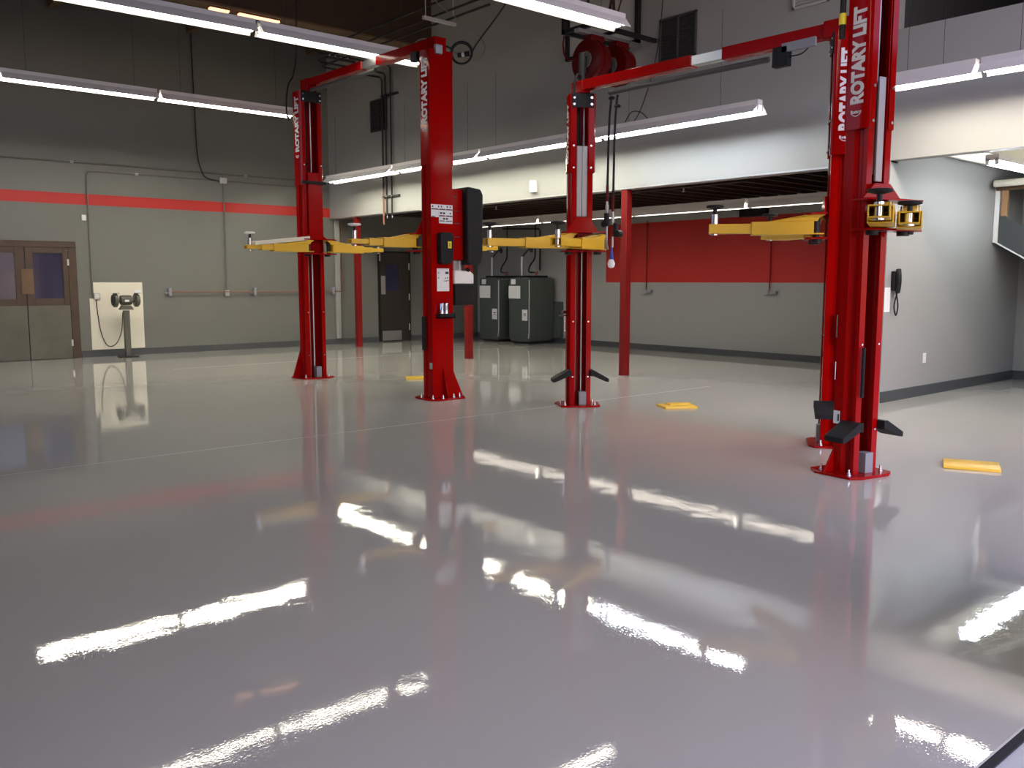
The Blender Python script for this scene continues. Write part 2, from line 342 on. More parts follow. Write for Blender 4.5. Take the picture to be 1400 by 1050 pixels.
# ------------------------------------------------------------------ two-post lifts
def frame(cx, cy, s, rot):
    """plan frame of a column: local (across, outward, up) -> world; s = +1 opens to +Y, -1 to -Y, turned rot degrees toward -X"""
    a = math.radians(s * rot); ca, sa = math.cos(a), math.sin(a)
    def W(u, v, t): return (cx + ca * u - sa * s * v, cy + sa * u + ca * s * v, t)
    return W, Vector((ca, sa, 0)), Vector((-sa * s, ca * s, 0))
def column(root, cx, cy, s, top, sl0, rot=0, h=.172, hf=.165, D=.105, text_z=None, cover=None, guard=(), gusset=(), logo=True, glabel=None):
    """one lift column, cx,cy centre of its plan"""
    W, A, O = frame(cx, cy, s, rot)
    t = 0.010
    bx = lambda b, a0, a1, v0, v1, z0, z1: b.prism([(a0, v0), (a1, v0), (a1, v1), (a0, v1)], W, z0, z1)
    f = -hf; lip = -hf + .062
    out = [(lip, .065), (lip, D), (f, D), (f, .06), (f + .018, .038), (f + .018, .014), (-h, -.012), (-h, -D)]
    inn = [(-h + t, -D + t), (-h + t, -.016), (f + .018 + t, .010), (f + .018 + t, .042), (f + t, .064), (f + t, D - t), (lip - t, D - t), (lip - t, .065)]
    left = out + inn
    c = B()
    c.prism(left, W, 0.02, top)
    c.prism([(-a, b) for a, b in left], W, 0.02, top)
    bx(c, -h, h, -D, -D + t, .02, top)
    c.prism([(-D, 0.02), (-D, .42), (-.22, 0.02)], lambda a, b, q: W(q, a, b), -0.008, 0.008)
    for sg, gh, gw in gusset:   # triangular foot gusset
        c.prism([(sg * h, 0.02), (sg * h, gh), (sg * (h + gw), 0.02)], lambda a, b, q: W(a, q, b), -D + .004, -D + .02)
    col = c.make('column', 'red', root, 0.003)
    pl = [(-.34, -.20), (-.25, -.34), (.25, -.34), (.34, -.20), (.3, .20), (.2, .26), (-.2, .26), (-.3, .20)]
    ps = (h + .12) / .34
    B().prism([(a * ps, b * ps) for a, b in pl], W, 0, 0.022).make('base_plate', 'red', col, 0.003)
    for a, b in ((-.25, -.2), (-.1, -.255), (.1, -.255), (.25, -.2), (-.23, .13), (.23, .13)):
        B().lathe(W(a * ps, b * ps, 0.022), (0, 0, 1), [(0, .022), (.004, .022), (.004, .014), (.02, .014), (.02, .008), (.045, .008), (.045, 0)], 10).make('anchor_bolt', 'chrome', col)
    e = 0.003; t2 = .006
    sl = B()
    for sg in (-1, 1):
        sl.prism([(sg * (h + e), -D - e), (sg * (h + e), D - .02), (sg * (h + e - .02), D + .006), (sg * (hf - .055), D + .006), (sg * (hf - .055), D + .006 + t2), (sg * (h + e - .014), D + .006 + t2), (sg * (h + e + t2), D - .014), (sg * (h + e + t2), -D - e)], W, sl0, top + 0.03)
    bx(sl, -h - e - t2, h + e + t2, -D - e - t2, -D - e, sl0, top + .03)
    sl.make('extension_sleeve', 'red', col, 0.002)
    for sg in (-1, 1):
        for z in (sl0 + .05, sl0 + .3): B().lathe(W(sg * (hf - .025), D + .013, z), O, [(0, .012), (.008, .012), (.008, 0)], 8).make('sleeve_bolt', 'chrome', col)
    bx(B(), -hf, hf, D + .012, D + .024, top - .13, top + .03).make('header_plate', 'black', col, 0.002)
    for a in (-hf + .025, hf - .025):
        for z in (top - .095, top - .02):
            B().lathe(W(a, D + .024, z), O, [(0, .015), (.01, .015), (.01, 0)], 8).make('header_bolt', 'chrome', col)
    if text_z is not None:   # lettering on the side that looks toward -X, reading upwards
        z0, z1 = text_z; n = z1 - z0; a_ = -h - e - t2 - .0015; Oy = O * s
        b_ = (-.05 if s > 0 else .052)
        text_mesh('lettering', 'ROTARY LIFT', 0.15, W(a_, b_, z0), (0, 0, 1), Oy, 'letter', col, bold=0.0075, xs=n / 0.98)
        if logo:
            text_mesh('lettering', 'Rotary', 0.034, W(a_, .05 * s, z0 - .065), -Oy, (0, 0, 1), 'letter', col, bold=0.001)
            B().tube(arc(W(a_, 0, z0 - .03), 0.055, -PI * .8, -PI * .2, 8, -Oy, (0, 0, 1)), [.001 + .003 * math.sin(PI * i / 8) for i in range(9)], 6).make('emblem', 'letter', col)
    B().cyl(W(-.055, .0, .03), W(-.055, .0, 1.95), .015, 10).make('lift_cable', 'steel', col)
    B().cyl(W(.03, -.03, .03), W(.03, -.03, 1.95), .017, 10).make('cylinder_rod', 'steel', col)
    B().cyl(W(-.03, -.04, 2.3), W(-.03, -.04, top - .1), .028, 12).make('cylinder_barrel', 'black', col)
    B().cyl(W(.03, 0.02, 2.3), W(.03, .02, top - .1), .012, 8).make('lift_cable', 'steel', col)
    bx(B(), -.015, .07, .03, D + .02, .022, .18).make('foot_block', 'bracketgrey', col, 0.003)
    for z in (.36, 1.02):
        for a in (-hf + .035, hf - .035): B().lathe(W(a, D, z), O, [(0, .009), (.006, .009), (.006, 0)], 8).make('stud', 'chrome', col)
    if cover:
        z0, z1, xs_ = cover
        for a, w in xs_: bx(B(), a - w, a + w, D - .03, D - .01, z0, z1).make('cover_strip', 'strip', col, 0.004, 'pale grey cover strip')
    for sg, z in guard:   # toe guards flaring from the flanges
        p = B()
        prof = [(hf - .012, z + .07), (hf + .03, z + .07), (hf + .21, z - .03), (hf + .21, z - .07), (hf + .17, z - .065), (hf + .025, z + .0), (hf - .012, z + .0)]
        p.prism(prof, lambda a, b, q: W(sg * a, q, b), -.01, .17)
        p.make('toe_guard', 'rubber', col, 0.004)
    return col

def pad(root, x, y, z, name='lift_pad', hh=0.1, m='chrome', pm='rubber'):
    B().cyl((x, y, z), (x, y, z + hh), .031, 16).make('pad_sleeve', m, root)
    B().cyl((x, y, z + hh), (x, y, z + hh + .05), .018, 12).make('pad_screw', 'darkpipe', root)
    B().lathe((x, y, z + hh + .05), (0, 0, 1), [(0, .03), (.008, .06), (.012, .078), (.03, .078), (.034, .06), (.03, .04), (.03, 0)], 20).make('lift_pad', pm, root)

def arm(root, px, py, ang, L, z=1.95, base=0.62, padh=0.1, pm='rubber', stage=2, gus=True, low=False, padpos=None):
    """telescoping swing arm: pivot (px,py), heading ang degrees, reach L"""
    a = math.radians(ang); dx, dy = math.cos(a), math.sin(a)
    Wf = lambda u, v, t: (px + dx * u - dy * v, py + dy * u + dx * v, t)
    hw, hh, t = .083, .058, .010
    def tubebox(u0, u1, w, h, zc, tt):
        b = B()
        ring = [(-w, -h), (w, -h), (w, h), (-w, h)]; r2 = [(-w + tt, -h + tt), (w - tt, -h + tt), (w - tt, h - tt), (-w + tt, h - tt)]
        n = 4
        vs = [Wf(u, v, zc + q) for u in (u0, u1) for R in (ring, r2) for v, q in R]
        fs = []
        for k in range(4):
            k2 = (k + 1) % 4
            fs += [(k, k2, 8 + k2, 8 + k), (4 + k, 4 + k2, 12 + k2, 12 + k), (k, k2, 4 + k2, 4 + k), (8 + k, 8 + k2, 12 + k2, 12 + k)]
        fs.append((4, 5, 6, 7))
        b.add(vs, fs); return b
    o = tubebox(.03, base, hw, hh, z, t)
    if gus:
        for sv in (-1, 1):
            o.prism([(-.07, z + .115), (.02, z + .125), (.10, z + .10), (base * .72, z + hh), (.0, z + hh), (-.02, z + .09)], lambda u, q, v: Wf(u, v, q), sv * .062 - .006, sv * .062 + .006)
        o.prism([(-.06, z + .122), (.02, z + .128), (base * .75, z + hh + .002), (base * .75, z + hh - .006), (.02, z + .116), (-.06, z + .11)], lambda u, q, v: Wf(u, v, q), -.05, .05)
        o.prism([(-.06, z - hh), (.06, z - hh), (.06, z - hh + .014), (-.06, z - hh + .014)], lambda u, q, v: Wf(u, v, q), -.07, .07)
    am = o.make('swing_arm', 'yellow', root, 0.004)
    m1 = base + (L - base) * .5 if stage == 3 else L
    ex = tubebox(base - .2, m1 - .02, hw - .015, hh - .016, z, .009).make('extension_tube', 'yellow', am, 0.003)
    if stage == 3:
        tubebox(m1 - .2, L, hw - .03, hh - .03, z, .008).make('extension_tube', 'yellow', am, 0.003)
    B().cyl(Wf(0, 0, z - .085), Wf(0, 0, z + .13), .03, 14).make('pivot_pin', 'darkpipe', am)
    q = Wf(padpos or (L - .07), 0, z + (hh - .03))
    pad(am, q[0], q[1], z - .03, hh=padh + .06, pm=pm)
    B().lathe(Wf(padpos or (L - .07), 0, z - .055), (0, 0, 1), [(0, .035), (.012, .035), (.012, 0)], 14).make('pad_collar', 'chrome', am)
    return am

def carriage(root, cx, cy, s, z=1.95, ztop=2.25, tall=None, plate_w=.30, rot=0, hi=.09):
    W, A, O = frame(cx, cy, s, rot)
    c = B(); D = .105
    c.prism([(-hi, -.06), (hi, -.06), (hi, D + .03), (-hi, D + .03)], W, z + .10, ztop if not tall else tall)
    c.prism([(-hi - .02, ztop), (hi + .02, ztop), (plate_w * .78, z + .135), (-plate_w * .78, z + .135)], lambda a, q, b: W(a, b, q), D + .025, D + .04)
    pts = [(-hi, -.05), (hi, -.05), (hi, D), (plate_w, D + .02), (plate_w, D + .16), (plate_w - .05, D + .2), (-plate_w + .05, D + .2), (-plate_w, D + .16), (-plate_w, D + .02), (-hi, D)]
    c.prism(pts, W, z + .131, z + .147)
    c.prism(pts, W, z - .085, z - .069)
    c.prism([(-hi, -.05), (hi, -.05), (hi, D + .02), (-hi, D + .02)], W, z - .085, z + .13)
    ca = c.make('carriage', 'red', root, 0.003)
    for sg in (-1, 1): B().lathe(W(sg * .17, D + .1, z - .115), (0, 0, 1), [(0, .045), (.03, .045), (.03, 0)], 14).make('arm_restraint_gear', 'darkpipe', ca)
    return ca
def pin(cx, cy, s, rot, a, out=.21):
    """plan point of an arm pivot, a across and out from the column centre"""
    W, A, O = frame(cx, cy, s, rot); p = W(a, out, 0); return p[0], p[1]

def overhead(root, x, y0, y1, z0, z1, padded, zl):
    """telescoping beam from (y0,z0) to (y1,z1) along Y"""
    def P(t): return Vector((x, y0 + (y1 - y0) * t, z0 + (z1 - z0) * t))
    d = (P(1) - P(0)).normalized(); sd = Vector((1, 0, 0)); up = sd.cross(d).normalized()
    if up.z < 0: up = -up
    L = (P(1) - P(0)).length
    def seg(b, t0, t1, w, h): return b.obox(P((t0 + t1) / 2), d, sd, up, L * (t1 - t0) / 2, w, h)
    bm = B(); seg(bm, 0, .5, .062, .055); seg(bm, .62, 1, .062, .06)
    beam = bm.make('overhead_beam', 'red', root, 0.004)
    b2 = B(); seg(b2, .48, .66, .05, .047); b2.make('slide_section', 'steel', beam, 0.003)
    b3 = B(); 
    b3.tube([P(padded[0]) - up * zl + Vector((-.02, 0, 0)), P(padded[1]) - up * zl + Vector((-.02, 0, 0))], .028, 12); b3.make('padded_shutoff_bar', 'padgrey', beam)
    return beam, P

# lift nearest the left wall (tall extension)
LX = 6.68
lift1 = thing('two_post_lift', (LX, 10.9, 0), 'tall red two-post car lift nearest the left wall, with black motor cover', 'car lift', 'red two-post lifts')
A_Y, Bq = 12.445, 9.225
column(lift1, LX, A_Y, -1, 4.28, 2.93, text_z=(3.42, 4.3), gusset=((-1, .45, .14),))
carriage(lift1, LX, A_Y, -1, 1.98, 2.2, tall=3.12)
B().obox((LX, A_Y - .15, 2.97), (1, 0, 0), (0, 1, 0), (0, 0, 1), .2, .012, .022).make('stop_strap', 'black', lift1, .003)
arm(lift1, LX - .17, A_Y - .24, 178, .98, z=1.985, base=.58, stage=3, pm='white')
w = B(); w.obox((LX - .60, A_Y - .235, 2.085), (math.cos(.11), 0, math.sin(.11)), (0, 1, 0), (-math.sin(.11), 0, math.cos(.11)), .44, .06, .03); w.make('foam_wrap', 'cream', lift1, .008, 'cream foam strip on the left arm')
arm(lift1, LX + .17, A_Y - .24, 4, 1.0, z=1.985, base=.6, stage=3, padh=.02)
column(lift1, LX + .045, Bq, 1, 4.28, 2.93, h=.166, hf=.16, text_z=(3.42, 4.3), gusset=((1, .35, .15),))
carriage(lift1, LX + .04, Bq, 1, 1.95, 2.3)
arm(lift1, LX - .15, Bq + .21, 178, .93, z=1.975, base=.5, stage=3, pm='white')
arm(lift1, LX + .24, Bq + .21, 4, 1.0, z=1.945, base=.6, stage=3, padh=.02)
bm_, P1 = overhead(lift1, LX + .02, A_Y - .05, Bq + .05, 4.44, 4.40, (.03, .6), .11)
B().box(LX - .06, LX + .1, A_Y - .12, A_Y + .1, 4.31, 4.5).make('beam_bracket', 'red', lift1, 0.01)
B().box(LX - .04, LX + .14, Bq - .1, Bq + .12, 4.31, 4.47).make('beam_bracket', 'red', lift1, 0.01)
B().box(LX - .06, LX + .02, Bq + .26, Bq + .4, 4.24, 4.36).make('limit_switch', 'black', bm_, 0.005)
XF = LX + .04; YB = Bq - .105 - .003
dec = B().box(6.6, 6.88, YB - .004, YB, 2.23, 2.44)
pg = B().box(6.555, 6.885, YB - .0045, YB - .0005, 2.385, 2.445).box(6.555, 6.67, YB - .0045, YB - .0005, 2.29, 2.38).box(6.675, 6.885, YB - .0045, YB - .0005, 2.305, 2.38).box(6.675, 6.885, YB - .0045, YB - .0005, 2.215, 2.30)
pl_ = pg.make('warning_decals', 'paper', lift1)
mk = B()
for r_, (x0, x1, z) in enumerate(((6.56, 6.665, 2.385), (6.68, 6.77, 2.385), (6.785, 6.88, 2.385), (6.56, 6.61, 2.292), (6.68, 6.77, 2.305), (6.785, 6.88, 2.305), (6.68, 6.77, 2.24), (6.785, 6.88, 2.24))):
    mk.box(x0, x1, YB - .0055, YB - .004, z, z + .01)
for i in range(14):
    x = 6.57 + (i % 7) * .045; z = (2.41, 2.33, 2.262)[i % 3]
    if x < 6.68 and z < 2.38: x += .12
    mk.box(x, x + .018, YB - .0055, YB - .004, z, z + .022)
mk.make('decal_print', 'dark', pl_)
cb = B().prism([(6.64, 1.73), (6.66, 1.71), (6.8, 1.71), (6.83, 1.78), (6.845, 2.04), (6.82, 2.1), (6.66, 2.1), (6.64, 2.08)], lambda a, b, t: (a, t, b), YB - .09, YB)
ctl = cb.make('control_box', 'black', lift1, 0.008)
B().box(6.745, 6.80, YB - .093, YB - .09, 1.905, 1.99).make('caution_sticker', 'sticker_y', ctl); B().box(6.768, 6.778, YB - .0945, YB - .093, 1.925, 1.97).make('sticker_mark', 'dark', ctl)
pl_ = B().box(6.635, 6.825, YB - .004, YB, 1.37, 1.655).make('instruction_placard', 'paper', lift1)
mk = B().box(6.765, 6.815, YB - .0055, YB - .004, 1.585, 1.615)
for i, (x, z) in enumerate(((6.655, 1.59), (6.655, 1.53), (6.76, 1.525), (6.79, 1.53), (6.75, 1.49), (6.775, 1.49), (6.80, 1.495))): mk.box(x, x + .012, YB - .0055, YB - .004, z, z + .017)
mk.make('placard_print', 'dark', pl_)
tr = B().box(6.62, 6.865, YB - .085, YB, 1.03, 1.045).box(6.62, 6.865, YB - .085, YB - .08, 1.03, 1.09).box(6.62, 6.625, YB - .085, YB, 1.03, 1.09).box(6.86, 6.865, YB - .085, YB, 1.03, 1.09)
tr = tr.make('adapter_tray', 'black', lift1, .002)
for x in (6.675, 6.745): B().lathe((x, YB - .045, 1.046), (0, 0, 1), [(0, .024), (.02, .024), (.02, .028), (.17, .028), (.175, .025), (.175, 0)], 18).make('height_adapter', 'chrome', tr)
B().box(6.62, 6.72, YB - .05, YB, 4.25, 4.36).make('junction_box', 'steel', lift1, .006)
pu_ = B().box(6.9, 7.1, Bq - .06, Bq + .16, 1.76, 2.66).make('power_unit_bracket', 'red', lift1, .02)
mk = B()
for z in (2.05, 2.22, 2.38): mk.box(6.95, 7.04, Bq - .062, Bq - .06, z, z + .01)
mk.lathe((6.97, Bq - .06, 2.56), (0, -1, 0), [(0, .014), (.002, .014), (.002, 0)], 10); mk.make('slot', 'dark', pu_)
mc = B().prism([(7.09, 1.72), (7.11, 1.70), (7.31, 1.72), (7.34, 1.85), (7.35, 2.60), (7.31, 2.67), (7.1, 2.69), (7.08, 2.66)], lambda a, b, t: (a, t, b), Bq - .16, Bq + .3)
mc.make('motor_cover', 'black', lift1, .02)
pump = B().cyl((7.08, Bq + .05, 1.62), (7.08, Bq + .05, 1.76), .075, 18).box(6.97, 7.08, Bq - .02, Bq + .1, 1.64, 1.76)
pump.make('pump_block', 'steel', lift1, .004)
rs = B().prism([(6.945, 1.46), (7.26, 1.46), (7.26, 1.585), (7.2, 1.625), (6.96, 1.635), (6.945, 1.62)], lambda a, b, t: (a, t, b), Bq - .07, Bq + .17).make('fluid_reservoir', 'white', lift1, .015)
B().box(6.947, 7.258, Bq - .075, Bq + .175, 1.185, 1.46).make('reservoir_base', 'black', rs, .01)
B().cyl((7.17, Bq - .02, 1.6), (7.17, Bq - .06, 1.65), .03, 12).make('filler_cap', 'black', rs)
B().box(6.548 - .004, 6.548, Bq - .115, Bq - .06, .39, .47).make('serial_plate', 'chrome', lift1)
B().box(6.535, 6.56, Bq + .03, Bq + .09, .62, 1.05).make('arm_cushion', 'rubber', lift1, .004)

# lift in the middle of the shop: columns turned 30 degrees
MX = 7.565
lift2 = thing('two_post_lift', (MX, 5.9, 0), 'red two-post car lift in middle of shop, two air hoses hanging from its beam', 'car lift', 'red two-post lifts')
AX2, AY2, BX2, BY2, RT = 7.60, 7.557, 7.52, 4.20, 35
L2 = dict(h=.147, hf=.127)
column(lift2, AX2, AY2, -1, 3.62, 2.76, RT, **L2, text_z=(2.86, 3.6), cover=(2.25, 3.06, ((-.03, .03), (.035, .03))), guard=((-1, .37), (1, .37)), logo=False)
carriage(lift2, AX2, AY2, -1, 1.92, 2.24, rot=RT, hi=.058, plate_w=.26)
arm(lift2, *pin(AX2, AY2, -1, RT, -.15), 165, 1.1, z=1.93, base=.62)
arm(lift2, *pin(AX2, AY2, -1, RT, .19), 199, 1.12, z=1.915, base=.62)
hx, hy, _ = frame(AX2, AY2, -1, RT)[0](-.155, 0, 0)
h = B().cyl((hx - .07, hy, 1.13), (hx, hy, 1.13), .02, 10).box(hx - .09, hx, hy - .03, hy + .04, 1.08, 1.095).cyl((hx - .03, hy, .9), (hx - .03, hy, 1.08), .012, 8)
h.make('release_lever', 'chrome', lift2)
column(lift2, BX2, BY2, 1, 3.62, 2.60, RT, **L2, text_z=(2.80, 3.56), guard=((-1, .35),))
carriage(lift2, BX2, BY2, 1, 1.95, 2.25, rot=RT, hi=.058, plate_w=.26)
arm(lift2, *pin(BX2, BY2, 1, RT, -.16), 128, .95, z=1.965, base=.56)
arm(lift2, *pin(BX2, BY2, 1, RT, .16), 63, .85, z=1.955, base=.6)
bm2, P2 = overhead(lift2, MX, AY2 - .05, BY2 + .10, 3.74, 3.72, (.14, .78), .14)
B().box(MX - .07, MX + .07, AY2 - .12, AY2 + .06, 3.65, 3.79).make('beam_bracket', 'red', lift2, .012)
B().box(MX - .08, MX + .08, BY2 - .05, BY2 + .22, 3.64, 3.80).make('beam_bracket', 'red', lift2, .012)
B().box(MX - .1, MX - .02, BY2 + .56, BY2 + .72, 3.48, 3.66).make('limit_switch', 'black', bm2, .006)
B().tube(smooth([(MX - .06, BY2 + .56, 3.56), (MX - .06, BY2 + .42, 3.57), (MX - .05, BY2 + .3, 3.68)]), .006, 6).make('switch_cable', 'black', bm2)
B().box(MX - .1, MX - .07, BY2 + .28, BY2 + .62, 3.6, 3.68).make('slide_section', 'bracketgrey', bm2)
B().cyl((MX + .02, AY2 - .02, 3.6), (MX + .02, AY2 - .02, 4.12), .04, 12).make('hydraulic_post', 'black', lift2)
B().tube(smooth([(MX - .17, AY2 - .1, 3.6), (MX - .16, AY2 - .08, 3.72), (MX - .08, AY2 - .05, 3.86), (MX + .02, AY2 - .03, 3.84)]), .014, 8).make('hydraulic_hose', 'black', lift2)
WB = frame(BX2, BY2, 1, RT)[0]
q = WB(-.18, -.02, 0); B().cyl((q[0], q[1], 1.0), (q[0], q[1], 1.2), .032, 16).make('height_adapter', 'chrome', lift2)
B().cyl((q[0], q[1], .93), (q[0], q[1], 1.0), .02, 12).make('adapter_stem', 'chrome', lift2)
for v0, v1, z0, z1 in ((-.08, -.02, 1.55, 1.88), (-.02, .0, .62, .78)):
    B().prism([(-.153, v0), (-.1485, v0), (-.1485, v1), (-.153, v1)], WB, z0, z1).make('warning_decals', 'paper', lift2)

# lift at the right, only its near column in view
RX, RY, R3 = 6.513, 3.427, 12
L3 = dict(h=.143, hf=.128, D=.097)
lift3 = thing('two_post_lift', (RX, RY, 0), 'nearest red lift column at right, black toe guards and two arms facing forward', 'car lift', 'red two-post lifts')
WR, AR, OR = frame(RX, RY, -1, R3)
column(lift3, RX, RY, -1, 3.72, 2.62, R3, **L3, text_z=(2.80, 3.56), cover=(2.24, 3.0, ((.02, .035),)), gusset=((-1, .2, .1),), guard=((-1, .36), (1, .36)))
carriage(lift3, RX, RY, -1, 1.95, 2.22, plate_w=.30, rot=R3, hi=.062)
arm(lift3, *pin(RX, RY, -1, R3, -.1, .24), 205, .93, z=1.945, base=.6, padh=0.03)
arm(lift3, *pin(RX, RY, -1, R3, .195, .24), 205, .68, z=1.93, base=.45, padh=0.0)
for z, a in ((3.28, .055), (3.27, -.01)): B().lathe(WR(a, -.09, z), OR, [(0, .026), (.004, .026), (.004, 0)], 16).make('round_decal', 'paper', lift3)
st = B().prism([(-.1535, -.09), (-.1505, -.09), (-.1505, -.03), (-.1535, -.03)], WR, .40, .5).make('warning_decals', 'paper', lift3)
B().prism([(-.155, -.05), (-.1536, -.05), (-.1536, -.035), (-.155, -.035)], WR, .42, .475).make('decal_print', 'dark', st)
B().cyl(WR(-.1, .125, .62), WR(-.1, .125, 1.0), .014, 8).make('rubber_strip', 'rubber', lift3)
q = WR(-.165, -.15, 0); B().cyl((q[0], q[1], 3.3), (q[0], q[1], 4.2), .022, 10).make('hydraulic_post', 'black', lift3)
B().cyl((q[0], q[1], 3.40), (q[0], q[1], 3.48), .026, 10).make('hose_tag', 'sticker_y', lift3)

# ------------------------------------------------------------------ fluorescent shop lights
def shop_light(p0, p1, label, group, tube='tube_dim', drop=0.5, w=0.13, hang=.35, bare=False, tubes=2):
    p0, p1 = Vector(p0), Vector(p1); d = (p1 - p0).normalized(); sd = Vector((-d.y, d.x, 0)); up = Vector((0, 0, 1)); L = (p1 - p0).length
    c = (p0 + p1) / 2
    t = thing('ceiling_light' if bare else 'shop_light', tuple(c), label, 'light fixture', group)
    fn = lambda a, b, q: p0 + d * q + sd * a + up * b
    if bare:
        B().obox(c + up * .06, d, sd, up, L / 2, .075, .035).make('housing', 'reflector', t, .004)
    else:
        B().obox(c + up * .085, d, sd, up, L / 2, .05, .03).make('housing', 'reflector', t, .003)
        B().prism([(-w, -.043), (-w, -.05), (-.055, .042), (.055, .042), (w, -.05), (w, -.043), (.055, .056), (-.055, .056)], fn, 0, L).make('reflector', 'reflector', t)
    offs = {2: (-.05, .05), 1: (0,)}[tubes]
    for a in offs:
        B().cyl(fn(a, 0, .03), fn(a, 0, L - .03), .024, 12).make('fluorescent_tube', tube, t)
    for q in (.012, L - .012):
        for a in offs: B().obox(fn(a, .012, q), d, sd, up, .012, .02, .034).make('lamp_holder', 'white', t)
    if hang:
        for q in (hang, L - hang):
            B().cyl(fn(0, .11, q), fn(0, .11 + drop, q), .0025, 6).make('hanger_wire', 'darkpipe', t)
    return t
G = 'fluorescent fixtures'
shop_light((3.2, 15.42, 4.55), (5.5, 15.42, 4.55), 'hanging fluorescent fixture cut by the left photo edge, nearest the left wall', 'left wall fluorescent row', tube='tube_left', drop=2.6)
shop_light((5.56, 15.42, 4.55), (8.0, 15.42, 4.55), 'hanging fluorescent fixture whose right end meets the top of left lift column', 'left wall fluorescent row', tube='tube_left', drop=2.6)
shop_light((2.55, 10.65, 4.55), (5.0, 10.6, 4.55), 'hanging fluorescent fixture at the upper left, cut by the top edge of the photo', 'second fluorescent row', drop=2.6)
shop_light((5.06, 10.6, 4.55), (7.5, 10.6, 4.55), 'hanging fluorescent fixture passing behind the tall left lift beam', 'second fluorescent row', drop=2.6)
shop_light((5.46, 7.22, 4.42), (7.9, 7.2, 4.42), 'hanging fluorescent fixture in front of the red hose reels at top centre', 'third fluorescent row', drop=2.6)
shop_light((0.4, 3.9, 4.5), (5.2, 3.9, 4.5), 'hanging fluorescent fixture over the open front, mirrored on the nearest lift column', None, tube='tube_front', drop=2.6)
ys = (17.35, 14.76, 12.06, 9.36, 6.53)
labs = ('hanging fluorescent fixture before the upper wall, furthest left end near the corner',
        'hanging fluorescent fixture before the upper wall, passing behind the motor-cover lift column',
        'hanging fluorescent fixture before the upper wall, between the two lifts, left of the hoses',
        'hanging fluorescent fixture with free right end below the middle lift overhead beam')
for i in range(4):
    shop_light((9.75, ys[i + 1] + .04, 3.62), (9.75, ys[i] - .02, 3.62), labs[i], 'upper wall fluorescent row', tube='tube_cool' if i == 3 else 'tube_warm', drop=1.2, w=.15, hang=.6 if i == 3 else .35)
shop_light((9.75, 4.0, 3.64), (9.75, 5.08, 3.64), 'hanging fluorescent fixture emerging right of the nearest lift column', 'right bay front fluorescent row', tube='tube_peach', drop=.9)
shop_light((9.75, 1.6, 3.64), (9.75, 3.95, 3.64), 'hanging fluorescent fixture cut by the right photo edge', 'right bay front fluorescent row', tube='tube_peach', drop=.9)
ys = (16.95, 14.45, 11.8, 9.14, 6.7)
labs = ('surface fluorescent strip under the mezzanine above the grey oil tanks',
        'surface fluorescent strip under the mezzanine behind the middle lift left column',
        'surface fluorescent strip under the mezzanine right of the standing red post',
        'surface fluorescent strip under the mezzanine ending at the right-hand lift columns')
for i in range(4):
    shop_light((13.3, ys[i + 1] + .03, 2.80), (13.3, ys[i] - .03, 2.80), labs[i], 'mezzanine fluorescent row', tube='tube_mezz', drop=.12, w=.07, tubes=1)
shop_light((11.15, 4.35, 2.87), (13.4, 4.35, 2.87), 'bare fluorescent fixture under the cream ceiling of the right bay', None, tube='tube_cool', hang=0, bare=True)
# glowing strips stand in for warm light patches on the roof beam underside
for x0, x1, lab in ((6.15, 6.5, 'shorter glowing amber strip in place of warm light on the dark roof beam'), (6.65, 7.4, 'longer glowing amber strip in place of warm light on the dark roof beam')):
    t = thing('beam_light_patch', ((x0 + x1) / 2, 14.7, 5.93), lab, 'light_patch', 'glowing strips in place of light on the beam')
    B().box(x0, x1, 14.64, 14.76, 5.945, 5.965).make('patch_base', 'woodmid', t); B().box(x0 + .01, x1 - .01, 14.655, 14.745, 5.915, 5.945).make('patch_glow', 'amber', t, .006)

# ------------------------------------------------------------------ upper wall fittings
def louver(y0, y1, z0, z1, lab, frame='loft', slat='vent', n=14, mull=True):
    t = thing('wall_vent', (XU, (y0 + y1) / 2, z0), lab, 'vent', 'louvred vents on the upper wall')
    f = B(); w = .03
    f.box(XU - .03, XU, y0, y1, z0, z0 + w).box(XU - .03, XU, y0, y1, z1 - w, z1).box(XU - .03, XU, y0, y0 + w, z0, z1).box(XU - .03, XU, y1 - w, y1, z0, z1)
    if mull: f.box(XU - .03, XU, (y0 + y1) / 2 - .018, (y0 + y1) / 2 + .018, z0, z1)
    f.make('vent_frame', frame, t, .003)
    s = B()
    for i in range(n):
        z = z0 + w + (z1 - z0 - 2 * w) * (i + .5) / n
        s.obox((XU - .012, (y0 + y1) / 2, z), (.8, 0, .6), (0, 1, 0), (-.6, 0, .8), .014, (y1 - y0) / 2 - w * .5, .0025)
    s.box(XU - .004, XU - .001, y0 + w * .5, y1 - w * .5, z0 + w * .5, z1 - w * .5)
    s.make('louvre_blades', slat, t)
louver(16.2, 16.83, 4.66, 5.32, 'dark louvred vent on upper wall beside the three vertical pipes')
louver(8.19, 8.86, 4.69, 5.31, 'dark two-panel louvred vent on upper wall right of the hose reels')
louver(6.15, 6.66, 4.965, 5.5, 'pale grille on upper wall cut by the top photo edge', 'signgrey', 'signgrey', 12, False)
t = thing('detector_box', (XU, 11.6, 3.04), 'small white box with grey cap on the bright lower band of upper wall', 'sensor')
B().box(XU - .07, XU, 11.53, 11.66, 3.02, 3.22).make('box_body', 'white', t, .008); B().box(XU - .05, XU - .0, 11.64, 11.68, 3.03, 3.23).make('box_side', 'steel', t, .003)
